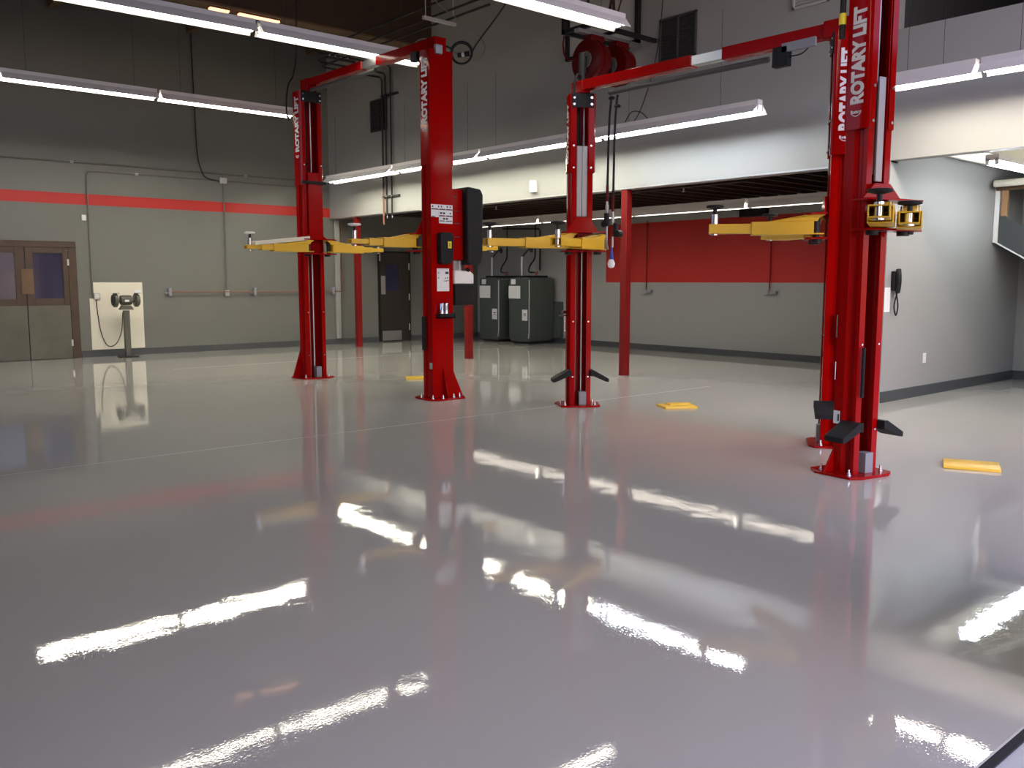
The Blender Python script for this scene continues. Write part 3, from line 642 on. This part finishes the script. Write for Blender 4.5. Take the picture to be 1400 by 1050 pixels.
# three vertical pipes bending out to an overhead run
t = thing('pipe_run', (XU, 16.15, 2.8), 'three dark pipes rising up the far upper wall and running overhead', 'pipes')
for i, (y, zt) in enumerate(((16.30, 5.72), (16.17, 5.78), (15.98, 5.9))):
    xe = 9.05 - .16 * i; ye = 15.55 - .16 * i
    zb = 2.74 if i == 0 else 2.86
    B().tube([(XU - .06, y, zb), (XU - .06, y, zt - .05), (XU - .1, y, zt), (xe + .1, y, zt), (xe, y - .1, zt), (xe, 11.0, zt)], .019, 8).make('pipe', 'copper' if i == 99 else 'darkpipe', t)
    if i == 0: B().cyl((XU - .06, y, 2.70), (XU - .06, y, 3.45), .021, 8).make('pipe_lower', 'copper', t, label='copper coloured lower length')
    B().lathe((XU - .06, y, zb - .05), (0, 0, 1), [(0, .01), (.03, .018), (.05, .018), (.05, 0)], 8).make('pipe_end', 'chrome', t)
for z in (3.27, 5.34):
    st = B().box(XU - .04, XU, 15.76, 16.36, z - .02, z + .02).make('strut_channel', 'darkpipe', t)
    for y in (16.30, 16.17, 15.98): B().box(XU - .085, XU - .03, y - .027, y + .027, z - .018, z + .018).make('pipe_clamp', 'chrome' if z < 4 else 'darkpipe', st)
st = B().box(8.55, 9.2, 12.03, 12.08, 5.64, 5.69).make('hanger_strut', 'signgrey', t)
for x in (8.6, 9.15): B().cyl((x, 12.055, 5.66), (x, 12.055, ZC), .008, 6).make('hanger_rod', 'signgrey', st)
st = B().box(8.62, 9.2, 15.2, 15.25, 5.62, 5.66).make('hanger_strut', 'darkpipe', t)
for x in (8.66, 8.78, 8.9, 9.04): B().lathe((x, 15.22, 5.67), (0, 0, 1), [(0, .022), (.02, .022), (.02, 0)], 8).make('clamp_nut', 'chrome', st)
tag(B().tube(smooth([(8.3, 11.9, ZC - .03), (8.5, 11.8, 6.0), (9.0, 11.5, 5.5), (9.2, 11.3, 5.2), (9.0, 11.35, 4.95), (8.3, 11.6, 5.2), (8.0, 11.7, 5.0)]), .008, 6).make('electrical_cable', 'conduit'), 'thin grey cable looping down beside the overhead strut hanger', 'cable')
# wall sign behind the hose reels
t = thing('wall_sign', (XU, 10.0, 5.08), 'grey wall sign with black frame and dark letters behind hose reels', 'sign')
B().box(XU - .03, XU, 9.3, 10.75, 5.1, 6.3).make('sign_face', 'signgrey', t)
B().box(XU - .07, XU, 9.24, 9.31, 5.06, 6.35).box(XU - .07, XU, 9.24, 10.78, 5.06, 5.11).box(XU - .07, XU, 10.73, 10.8, 5.06, 6.35).box(XU - .07, XU, 9.24, 10.8, 6.28, 6.35).make('sign_frame', 'black', t, .004)
le = B(); q = lambda a, b, tt: (XU - .03 - tt, a, b)
for (ya, za, yb, zb, wd) in ((10.32, 5.62, 10.32, 6.0, .05), (10.16, 5.60, 9.98, 5.60, .04), (9.88, 5.56, 9.78, 5.95, .05), (9.78, 5.95, 9.76, 5.56, .05), (9.72, 5.5, 9.52, 5.98, .022), (9.72, 5.5, 9.56, 5.5, .018)):
    dv = Vector((0, yb - ya, zb - za)); Ln = dv.length; dv /= Ln
    le.obox((XU - .034, (ya + yb) / 2, (za + zb) / 2), dv, (1, 0, 0), dv.cross(Vector((1, 0, 0))), Ln / 2, .004, wd / 2)
le.tube(arc((XU - .034, 10.07, 5.56), .08, 0, PI, 10, (0, 1, 0), (0, 0, 1)), .018, 6)
le.make('sign_lettering', 'brownink', t)
# hose reel bracket and two reels
t = thing('reel_bracket', (9.9, 9.2, 4.9), 'black steel bracket projecting from the upper wall above two red reels', 'bracket')
br = B()
for y in (9.5, 8.95):
    br.box(9.2, XU, y - .03, y + .03, 5.0, 5.06)
br.box(9.17, 9.23, 8.92, 9.53, 5.0, 5.06).box(9.17, 9.23, 9.47, 9.53, 5.0, 5.9).box(9.2, XU, 9.47, 9.53, 5.84, 5.9).box(9.7, 9.75, 8.92, 9.53, 5.01, 5.05)
br.make('bracket_frame', 'black', t, .004)
B().box(9.05, 10.35, 9.05, 9.15, 4.93, 4.98).make('mounting_rail', 'steel', t, .004)
for i, (x, lab) in enumerate(((9.33, 'front red hose reel hanging from black wall bracket'), (9.85, 'second red hose reel, behind the front one under black bracket'))):
    t = thing('hose_reel', (x, 9.1, 4.6), lab, 'hose reel', 'red hose reels')
    c = (x, 9.1, 4.585)
    B().lathe((x - .10, 9.1, 4.585), (1, 0, 0), [(0, .11), (0, .262), (.012, .285), (.05, .285), (.06, .27), (.10, .27), (.11, .285), (.15, .285), (.162, .268), (.26, .255), (.30, .21), (.30, 0)], 40).make('reel_drum', 'reddark', t)
    B().lathe((x - .108, 9.1, 4.585), (1, 0, 0), [(0, .03), (0, .115), (.012, .12), (.02, .12), (.02, 0)], 24).make('reel_hub', 'conduit', t)
    B().box(x - .14, x - .11, 9.06, 9.14, 4.4, 4.62).make('swivel_arm', 'black', t, .004)
    B().box(x - .06, x + .2, 9.02, 9.18, 4.85, 4.929).make('mount_foot', 'reddark', t, .006)
tag(B().tube(smooth([(9.2, 9.5, 4.98), (9.2, 9.52, 4.85), (9.2, 9.48, 4.7), (9.2, 9.38, 4.63), (9.21, 9.25, 4.62)]), .013, 8).make('supply_hose', 'reddark'), 'dark supply hose looping from bracket to the front red reel', 'hose')
tag(B().tube(smooth([(10.45, 8.72, ZC - .03), (10.45, 8.74, 5.6), (10.42, 8.86, 4.64), (10.3, 9.05, 3.95), (9.95, 9.0, 3.74), (9.8, 8.75, 3.88), (9.78, 8.55, 3.86), (9.76, 8.4, 3.75)]), .007, 6).make('light_cable', 'black'), 'thin black cable drooping to the fixture with the free right end', 'cable')
# cable coil with plug near lift top
t = thing('power_cable', (7.0, 9.05, 4.28), 'coiled black power cable with plug hanging beside the motor-cover lift top', 'cable')
cc = Vector((7.02, 9.08, 4.32)); u_ = Vector((.72, -.69, 0)); w_ = Vector((0, 0, 1))
pts = []
for k in range(3): pts += arc(cc + Vector((.01 * k, .012 * k, 0)), .135 - .006 * k, 0, 2 * PI * .97, 26, u_, w_)
B().tube(pts, .011, 8).make('cable_coil', 'black', t)
B().tube(smooth([tuple(cc + u_ * .13), tuple(cc + u_ * .2 + Vector((0, 0, .12))), (7.3, 8.55, 4.85), (7.6, 8.1, 5.6), (7.9, 7.8, ZC - .03)]), .01, 8).make('cable_lead', 'black', t)
B().tube(smooth([tuple(cc - u_ * .13), (6.9, 9.14, 4.36), (6.86, 9.2, 4.40), (6.84, 9.24, 4.42)]), .01, 8).make('cable_lead', 'black', t)
B().cyl(cc - u_ * .05 - w_ * .03, cc + u_ * .0 - w_ * .025, .03, 12).cyl(cc + u_ * .035 - w_ * .02, cc + u_ * .1 - w_ * .01, .032, 12).make('plug_body', 'black', t)
B().cyl(cc + u_ * .0 - w_ * .025, cc + u_ * .035 - w_ * .02, .026, 12).make('plug_collar', 'white', t)

tag(B().tube(smooth([(6.62, 12.62, ZC - .03), (6.63, 12.62, 6.0), (6.62, 12.63, 5.0), (6.56, 12.62, 4.6), (6.45, 12.58, 4.42), (6.4, 12.56, 4.2), (6.42, 12.6, 4.0), (6.46, 12.6, 3.9)]), .012, 8).make('power_cable', 'black'), 'black cable dropping from roof beside the top of far left lift column', 'cable')
# air hoses hanging from the middle lift's beam
for i, (y, z1, lab) in enumerate(((7.07, 2.42, 'left hanging black air hose ending in a steel hook nozzle'), (6.98, 2.3, 'right hanging black air hose ending in a blue and white nozzle'))):
    t = thing('air_hose', (MX, y, z1), lab, 'air hose', 'hanging air hoses')
    B().tube(smooth([(MX, y - .03, 3.56), (MX, y - .02, 3.5), (MX, y, 3.3), (MX, y + .012, 2.9), (MX, y + .02, z1)]), .013, 8).make('hose_line', 'black', t)
    B().cyl((MX, y + .018, z1 + .16), (MX, y + .02, z1 - .02), .017, 10).make('hose_sleeve', 'reddark', t)
    B().lathe((MX, y - .03 + .0 , 3.52 if i == 0 else 3.42), (0, 0, 1), [(0, .03), (.015, .04), (.03, .03), (.03, 0)], 10).make('hose_clamp', 'black', t)
    B().lathe((MX, y + .02, z1 - .16), (0, 0, 1), [(0, .012), (.03, .02), (.1, .02), (.1, .014), (.15, .014), (.15, 0)], 12).make('coupler', 'steel', t)
    sv = 1 if i == 0 else -1
    B().cyl((MX - .02, y + sv * .06, z1 - .27), (MX + .05, y + sv * .06, z1 - .27), .04, 14).box(MX - .02, MX + .02, min(y, y + sv * .05), max(y, y + sv * .05), z1 - .30, z1 - .15).make('valve_body', 'black', t, .006)
    if i == 0:
        B().tube([(MX, y + .02, z1 - .28), (MX, y + .02, z1 - .46), (MX - .02, y - .0, z1 - .50), (MX - .05, y - .05, z1 - .56)], .011, 8).make('hook_nozzle', 'steel', t)
    else:
        B().cyl((MX, y + .02, z1 - .3), (MX, y + .02, z1 - .42), .012, 8).make('nozzle_stem', 'steel', t)
        B().lathe((MX, y + .03, z1 - .57), (0, 0, 1), [(0, .014), (.02, .022), (.12, .012), (.17, .008), (.17, 0)], 12).make('nozzle_grip', 'blue', t)
        B().lathe((MX, y + .035, z1 - .655), (0, 0, 1), [(0, .01), (.012, .035), (.05, .045), (.09, .03), (.11, .012), (.11, 0)], 14).make('nozzle_cap', 'clear', t)

# ------------------------------------------------------------------ left wall fittings
t = thing('splash_panel', (5.73, YL, .15), 'cream rectangular panel on left wall behind the bench grinder', 'panel')
B().prism([(5.19, .14), (6.21, .14), (6.21, 1.468), (5.27, 1.468), (5.27, 1.15), (5.19, 1.15)], lambda a, b, q: (a, q, b), YL - .013, YL - .0015).make('panel_sheet', 'board', t, .002)
t = thing('bench_grinder', (5.66, 18.3, 0), 'olive grey pedestal bench grinder in front of the cream wall panel', 'bench grinder')
gx, gy = 5.735, 18.25
B().box(gx - .055, gx + .05, gy - .05, gy + .05, .02, .92).make('pedestal', 'grinder', t, .008)
B().box(gx - .17, gx + .17, gy - .14, gy + .14, 0, .022).make('foot_plate', 'darkpipe', t, .006)
B().prism([(-.13, .935), (.13, .935), (.07, 1.02), (-.07, 1.02)], lambda a, b, q: (gx + a, gy + q, b), -.08, .08).make('mounting_plinth', 'grinder', t, .006)
B().lathe((gx - .11, gy, 1.12), (1, 0, 0), [(0, .07), (.01, .09), (.03, .095), (.19, .095), (.21, .09), (.22, .07), (.22, 0)], 24).make('motor_body', 'grinder', t)
B().box(gx - .045, gx + .035, gy - .1, gy - .094, 1.09, 1.13).make('name_plate', 'paper', t)
for sg in (-1, 1):
    x = gx + sg * .2
    B().lathe((x - .035, gy, 1.12), (1, 0, 0), [(0, .12), (.01, .135), (.06, .135), (.07, .12), (.07, 0)], 28).make('wheel_guard', 'grinder', t)
    B().lathe((x + sg * .036, gy, 1.12), (sg, 0, 0), [(0, .11), (.012, .11), (.012, .02), (.03, .02), (.03, 0)], 24).make('grinding_wheel', 'darkpipe', t)
    B().cyl((x - sg * .09, gy, 1.12), (x - sg * .03, gy, 1.12), .035, 14).make('spindle_collar', 'grinder', t)
    B().box(x - .05, x + .05, gy - .13, gy - .05, 1.25, 1.262).make('spark_guard', 'grinder', t)
B().box(gx + .14, gx + .26, gy - .12, gy - .115, 1.262, 1.32).make('eye_shield', 'clear', t)
B().tube(smooth([(gx - .06, gy + .03, .88), (gx - .08, gy + .1, .5), (gx - .14, gy + .28, .25), (gx - .27, gy + .38, .22), (gx - .37, gy + .42, .5), (gx - .42, gy + .42, .95), (5.31, YL - .03, 1.13)]), .008, 8).make('power_cord', 'black', t)
t = thing('wall_outlet', (5.3, YL, 1.15), 'steel outlet box at the upper left corner of the cream panel', 'outlet')
B().box(5.26, 5.38, YL - .06, YL - .013, 1.14, 1.26).make('outlet_box', 'steel', t, .004); B().box(5.285, 5.355, YL - .066, YL - .06, 1.155, 1.245).make('outlet_face', 'cream', t)
tag(B().box(5.12, 5.20, YL - .045, YL, 2.66, 2.77).make('wall_sensor', 'white', None, .008), 'small white box high on left wall beside the vertical conduit', 'sensor')
def pipe(name, pts, r, m, lab, cat, clips=()):
    t = thing(name, pts[0], lab, cat); B().tube(pts, r, 8).make('pipe_length', m, t)
    for p in clips: B().obox(p, (1, 0, 0), (0, 1, 0), (0, 0, 1), .03, .012, .02).make('clip', 'steel', t)
    return t
yw = YL - .022
pipe('conduit', [(-5, yw, 3.83), (3.7, yw, 3.76), (7.0, yw, 3.76), (10.5, yw, 3.76)], .016, 'conduit', 'upper long horizontal conduit across left wall above the red stripe', 'conduit', [(5.0, yw, 3.76), (8.5, yw, 3.76)])
pipe('conduit', [(5.243, yw, 1.26), (5.243, yw, 2.6), (5.245, yw, 3.52), (5.28, yw, 3.59), (5.35, yw, 3.62), (7.9, yw, 3.62)], .013, 'conduit', 'bent conduit rising from the grinder outlet and turning right along left wall', 'conduit', [(6.2, yw, 3.62)])
pipe('conduit', [(8.06, yw, 3.62), (10.5, yw, 3.60)], .013, 'conduit', 'short horizontal conduit right of the square junction box on left wall', 'conduit')
tag(B().box(7.9, 8.06, YL - .07, YL, 3.56, 3.68).make('junction_box', 'steel', None, .004), 'square grey junction box high on left wall', 'junction box')
pipe('conduit', [(7.98, yw - .02, 3.56), (7.98, yw - .02, 1.3)], .013, 'conduit', 'vertical conduit dropping from junction box across the red stripe', 'conduit')
tag(B().box(7.93, 8.03, YL - .06, YL - .001, 1.17, 1.30).make('outlet_box', 'steel', None, .004), 'steel outlet box at the foot of the vertical conduit', 'outlet')
tag(B().tube(smooth([(7.4, yw - .03, 6.6), (7.42, yw - .03, 5.2), (7.44, yw - .03, 4.2), (7.5, yw - .03, 3.85), (7.6, yw - .04, 3.66), (7.9, yw - .03, 3.6)]), .011, 8).make('electrical_cable', 'black'), 'black cable running down the upper left wall to junction box', 'cable')
t = pipe('copper_air_line', [(6.72, YL - .086, 1.275), (10.78, YL - .086, 1.255), (10.8, YL - .086, 1.3), (10.8, YL - .086, 2.85)], .012, 'copper', 'thin copper air line along left wall at waist height', 'pipe')
for x in (6.74, 8.6, 10.55):
    B().box(x - .03, x + .03, YL - .11, YL - .002, 1.19, 1.35).cyl((x - .1, YL - .06, 1.25), (x - .03, YL - .06, 1.25), .018, 8).make('valve', 'bracketgrey', t, .004)
tag(B().box(10.63, 10.76, YL - .07, YL - .021, .14, 2.9).make('wall_mounted_pipe_cover', 'grey', None, .006), 'grey boxed pipe cover beside the corner of the upper wall', 'pipe')

# ------------------------------------------------------------------ recess
def oil_tank(x0, x1, y0, y1, h, lab):
    t = thing('oil_tank', ((x0 + x1) / 2, (y0 + y1) / 2, 0), lab, 'oil tank', 'grey oil tanks in the corner')
    r = .12; pr = []
    for cx_, cz_, a0 in ((y1 - r, .05 + r, -PI / 2), (y1 - r, h - r * .6, 0), (y0 + r, h - r * .6, PI / 2), (y0 + r, .05 + r, PI)):
        for k in range(5):
            a = a0 + k * PI / 8; pr.append((cx_ + r * math.cos(a), cz_ + (r if cz_ < 1 else r * .6) * math.sin(a)))
    B().prism(pr, lambda a, b, q: (q, a, b), x0, x1).make('tank_shell', 'tank', t, .02)
    B().tube([(x0 - .004, y0 + .03, .14), (x0 - .004, y0 + .005, .3), (x0 - .004, y0 + .005, h - .06)], .014, 8).make('edge_seam', 'steel', t)
    B().box(x0 + .06, x1 - .06, y0 + .1, y1 - .1, 0, .06).make('tank_skid', 'darkpipe', t)
    B().box(x0 + .0, x1 - .1, y0 + .12, y1 - .25, h + .0, h + .045).make('top_plate', 'black', t, .005)
    B().box(x0 - .004, x0, y0 + .33, y0 + .75, h - .5, h - .2).make('label_sheet', 'paper', t)
    B().box(x0 - .004, x0, y0 + .5, y0 + .66, h - .16, h - .04).make('tag_label', 'paper', t)
    s_ = B().box(x0 - .004, x0, y0 + .07, y0 + .26, h - 1.02, h - .76).make('notice_label', 'paper', t)
    B().box(x0 - .006, x0 - .003, y0 + .12, y0 + .2, h - .87, h - .85).box(x0 - .006, x0 - .003, y0 + .13, y0 + .19, h - .91, h - .895).make('label_print', 'dark', s_)
    xp, yp = x0 + .2, y0 + .5
    B().cyl((xp, yp, h + .04), (xp, yp, h + .5), .035, 12).make('pump_tube', 'steel', t)
    B().tube(smooth([(xp, yp, h + .48), (xp + .05, yp - .12, h + .62), (xp + .08, yp - .25, h + .7)]), .02, 8).lathe((xp + .08, yp - .25, h + .6), (0, 0, 1), [(0, .03), (.06, .045), (.1, .03), (.14, .012), (.14, 0)], 10).make('pump_head', 'darkpipe', t)
    B().lathe((xp + .2, y0 + .2, h + .045), (0, 0, 1), [(0, .03), (.05, .03), (.05, .05), (.1, .05), (.1, 0)], 12).make('pressure_gauge', 'copper', t)
    return t
oil_tank(14.05, 14.85, 16.74, 17.5, 1.58, 'left grey oil tank with white labels, partly behind the motor-cover lift')
oil_tank(14.05, 14.85, 15.62, 16.36, 1.58, 'right grey oil tank with white labels and broad plain side')
for y0, lab in ((17.1, 'black pump hose hanging above the left grey oil tank'), (16.05, 'black pump hose hanging above the right grey oil tank')):
    tag(B().tube(smooth([(14.62, y0, 2.3), (14.62, y0 + .02, 2.05), (14.62, y0 + .2, 1.85), (14.62, y0 + .22, 1.72), (14.6, y0 - .02, 1.70)]), .017, 8).cyl((14.62, y0, 2.28), (14.62, y0, 2.95), .012, 8).make('pump_hose', 'black'), lab, 'hose', 'pump hoses')
for y, z1, lab in ((12.8, 2.79, 'thin vertical air drop on red wall just right of the free standing post'), (9.72, 2.6, 'thin vertical air drop on red wall below the right-hand lift arms')):
    t = thing('air_drop', (XB, y, 1.28), lab, 'pipe', 'air drops on the red wall')
    B().cyl((XB - .025, y, 1.3), (XB - .025, y, z1), .011, 8).make('pipe_length', 'redpost', t)
    B().box(XB - .03, XB - .001, y - .03, y + .03, z1 - .1, z1 - .07).make('wall_mount', 'redpost', t)
    B().box(XB - .07, XB, y - .17, y - .02, 1.25, 1.31).cyl((XB - .05, y, 1.24), (XB - .05, y, 1.36), .018, 8).cyl((XB - .05, y + .02, 1.24), (XB - .05, y + .1, 1.22), .014, 8).make('valve', 'bracketgrey', t, .004)
tag(B().box(XB - .12, XB, 9.8, 10.4, 2.73, 2.88).make('wall_heater', 'black', None, .01), 'dark box unit mounted above the red painted field', 'wall unit')
tag(B().tube([(XB - .04, 17.6, 2.82), (XB - .04, 16.25, 2.76), (XB - .04, 16.2, 2.72), (XB - .04, 16.2, 1.75)], .018, 8).make('wall_mounted_pipe', 'darkpipe'), 'dark pipe on the back wall above the oil tanks', 'pipe')
tag(B().box(XB - .1, XB, 15.4, 15.7, .13, 1.0).make('wall_cabinet', 'tank', None, .006), 'low grey cabinet right of the oil tanks against back wall', 'cabinet')
sp = thing('ceiling_sprinkler_pipe', (12.6, 10.0, 2.95), 'thin pipe with sprinkler heads below the dark timber ceiling', 'pipe')
B().cyl((11.6, 8.0, 2.995), (11.6, 17.5, 2.995), .016, 8).make('pipe_length', 'wood', sp)
for y in (9.2, 11.6, 13.9, 16.2): B().lathe((11.6, y, 2.92), (0, 0, 1), [(0, .03), (.006, .03), (.006, .012), (.06, .014), (.06, 0)], 10).make('sprinkler_head', 'steel', sp)

# ------------------------------------------------------------------ right bay
t = thing('wall_phone', (10.75, YP, 1.4), 'black wall telephone with coiled cord on the grey partition', 'telephone')
B().box(10.7, 10.86, YP - .06, YP, 1.38, 1.62).make('phone_body', 'black', t, .015)
B().tube(smooth([(10.73, YP - .08, 1.36), (10.71, YP - .1, 1.45), (10.71, YP - .1, 1.55), (10.73, YP - .08, 1.64)]), .03, 10).make('handset', 'black', t)
B().tube(smooth([(10.75, YP - .05, 1.38), (10.82, YP - .05, 1.2), (10.78, YP - .05, 1.08), (10.72, YP - .05, 1.2), (10.8, YP - .05, 1.38)]), .009, 8).make('handset_cord', 'black', t)
tag(B().box(10.56, 10.70, YP - .006, YP, 1.12, 1.42).make('notice_sheet', 'paper'), 'white paper sheet on partition below the wall telephone', 'paper')
t = thing('wall_outlet', (11.72, YP, .45), 'white outlet plate low on the grey partition', 'outlet')
B().box(11.68, 11.765, YP - .008, YP, .43, .56).make('cover_plate', 'white', t, .003); B().box(11.705, 11.74, YP - .011, YP - .008, .445, .485).box(11.705, 11.74, YP - .011, YP - .008, .505, .545).make('socket', 'cream', t)
tag(B().tube([(13.5, YP - .06, 2.86), (13.5, YF + .1, 2.92)], .05, 12).make('ceiling_drain_pipe', 'cream'), 'cream drain pipe under the right bay ceiling', 'pipe')
t = thing('staircase', (13.75, 4.4, 0), 'dark underside of a staircase descending at the back of right bay', 'staircase')
sx = 13.7
sl_ = -.588  # slope of z per unit toward -Y
zz = lambda y, z0: z0 - (5.2 - y) * .6
B().prism([(5.22, zz(5.22, 2.46)), (5.22, 2.06), (2.0, zz(2.0, 2.06)), (2.0, zz(2.0, 2.46))], lambda a, b, q: (q, a, b), sx, sx + .05).make('stringer', 'base', t)
B().prism([(5.24, 2.05), (5.24, 2.07), (2.0, zz(2.0, 2.075)), (2.0, zz(2.0, 2.04))], lambda a, b, q: (q, a, b), sx - .015, sx + .03).make('stringer_edge', 'white', t)
B().box(sx - .02, sx + .04, 5.2, 5.262, 2.05, 2.82).make('end_trim', 'white', t); B().box(sx - .01, sx + .06, 5.1, 5.18, 2.42, 2.82).make('stud', 'tan', t)
for k in range(9):
    y = 4.95 - k * .3; z = zz(y, 2.35)
    B().box(sx + .05, XR - .02, y, y + .28, z, z + .04).make('tread', 'wood', t)
B().prism([(5.22, 2.1), (5.22, 2.06), (2.0, zz(2.0, 2.06)), (2.0, zz(2.0, 2.1))], lambda a, b, q: (q, a, b), sx + .05, XR - .02).make('soffit_board', 'base', t)
B().box(sx - .03, sx + .05, 1.4, 5.25, 2.775, 2.83).make('header_board', 'woodmid', t)

# ------------------------------------------------------------------ yellow folded plates on the floor
def ramp(x, y, ang, w, l, lab, fold=True):
    t = thing('yellow_plate', (x, y, 0), lab, 'floor plate', 'yellow plates on the floor')
    a = math.radians(ang); ux, uy = math.cos(a), math.sin(a)
    Wp = lambda p, q, z: (x + ux * p - uy * q, y + uy * p + ux * q, z)
    B().prism([(-w, 0), (-w, .006), (-w * .82, .028), (w * .82, .028), (w, .006), (w, 0)], lambda p, z, q: Wp(p, q, z), -l, l).make('plate_body', 'yellow', t, .003)
    if fold: B().prism([(-w * .3, .028), (-w * .2, .045), (w * .5, .045), (w * .6, .028)], lambda p, z, q: Wp(p, q, z), -l * .9, l * .5).make('raised_tab', 'yellow', t, .003)
    return t
ramp(8.38, 6.68, 60, .17, .20, 'yellow floor plate between the middle lift and the red post', True)
ramp(7.47, 2.93, 24, .17, .205, 'yellow floor plate at right beyond the nearest lift column', False)
ramp(7.9, 11.25, 60, .15, .26, 'yellow floor plate behind the motor-cover lift column', False)

# ------------------------------------------------------------------ daylight, camera, view
W = bpy.data.worlds.new('daylight'); scene.world = W; W.use_nodes = True
nt = W.node_tree; bg = nt.nodes['Background']
sky = nt.nodes.new('ShaderNodeTexSky'); sky.sky_type = 'NISHITA'; sky.sun_disc = False; sky.sun_elevation = math.radians(38); sky.sun_rotation = math.radians(200)
tint = nt.nodes.new('ShaderNodeMix'); tint.data_type = 'RGBA'; tint.blend_type = 'MULTIPLY'; tint.inputs['Factor'].default_value = 1.0; tint.inputs['B'].default_value = (1.0, 0.91, 1.08, 1)
nt.links.new(sky.outputs['Color'], tint.inputs['A']); nt.links.new(tint.outputs['Result'], bg.inputs['Color']); bg.inputs['Strength'].default_value = 0.31
for (a, b_, z0_, z1_) in ((*D1, 0, DH - .2), (*D2, 0, DH), (*D2, C0, C1)):  # last portal fills the high opening added for light
    ld = bpy.data.lights.new('door_daylight', 'AREA'); ld.shape = 'RECTANGLE'; ld.size = b_ - a; ld.size_y = z1_ - z0_; ld.cycles.is_portal = True
    lo = bpy.data.objects.new('door_daylight', ld); COL.objects.link(lo); lo.location = ((a + b_) / 2, YF - .14, (z0_ + z1_) / 2); lo.rotation_euler = (math.radians(90), 0, 0)   # faces +Y
ld = bpy.data.lights.new('added_opening_daylight', 'AREA'); ld.shape = 'RECTANGLE'; ld.size = W1 - W0; ld.size_y = WZ1 - WZ0; ld.cycles.is_portal = True  # sky portal filling the added rear opening
lo = bpy.data.objects.new('added_opening_daylight', ld); COL.objects.link(lo); lo.location = (-5.1, (W0 + W1) / 2, (WZ0 + WZ1) / 2); lo.rotation_euler = (math.radians(90), 0, math.radians(-90))   # faces +X
F = 1215.0; pitch = math.radians(6.62); yaw = math.radians(49.15); roll = math.radians(.02)
cd = bpy.data.cameras.new('camera'); cd.sensor_fit = 'HORIZONTAL'; cd.sensor_width = 36; cd.lens = F / 1400 * 36; cd.clip_start = .02
cam = bpy.data.objects.new('camera', cd); COL.objects.link(cam); scene.camera = cam
fwd = Vector((math.cos(yaw) * math.cos(pitch), math.sin(yaw) * math.cos(pitch), -math.sin(pitch)))
rt = Vector((math.sin(yaw), -math.cos(yaw), 0)); up = rt.cross(fwd)
r2 = rt * math.cos(roll) + up * math.sin(roll); u2 = -rt * math.sin(roll) + up * math.cos(roll)
mw = Matrix((r2, u2, -fwd)).transposed().to_4x4(); mw.translation = (0, 0, 1.5); cam.matrix_world = mw
scene.view_settings.view_transform = 'Standard'; scene.view_settings.look = 'None'; scene.view_settings.gamma = 1.0
scene.view_settings.exposure = 0.6; scene.view_settings.use_curve_mapping = False
for o in list(bpy.data.objects):
    if '_o' in o: del o['_o']
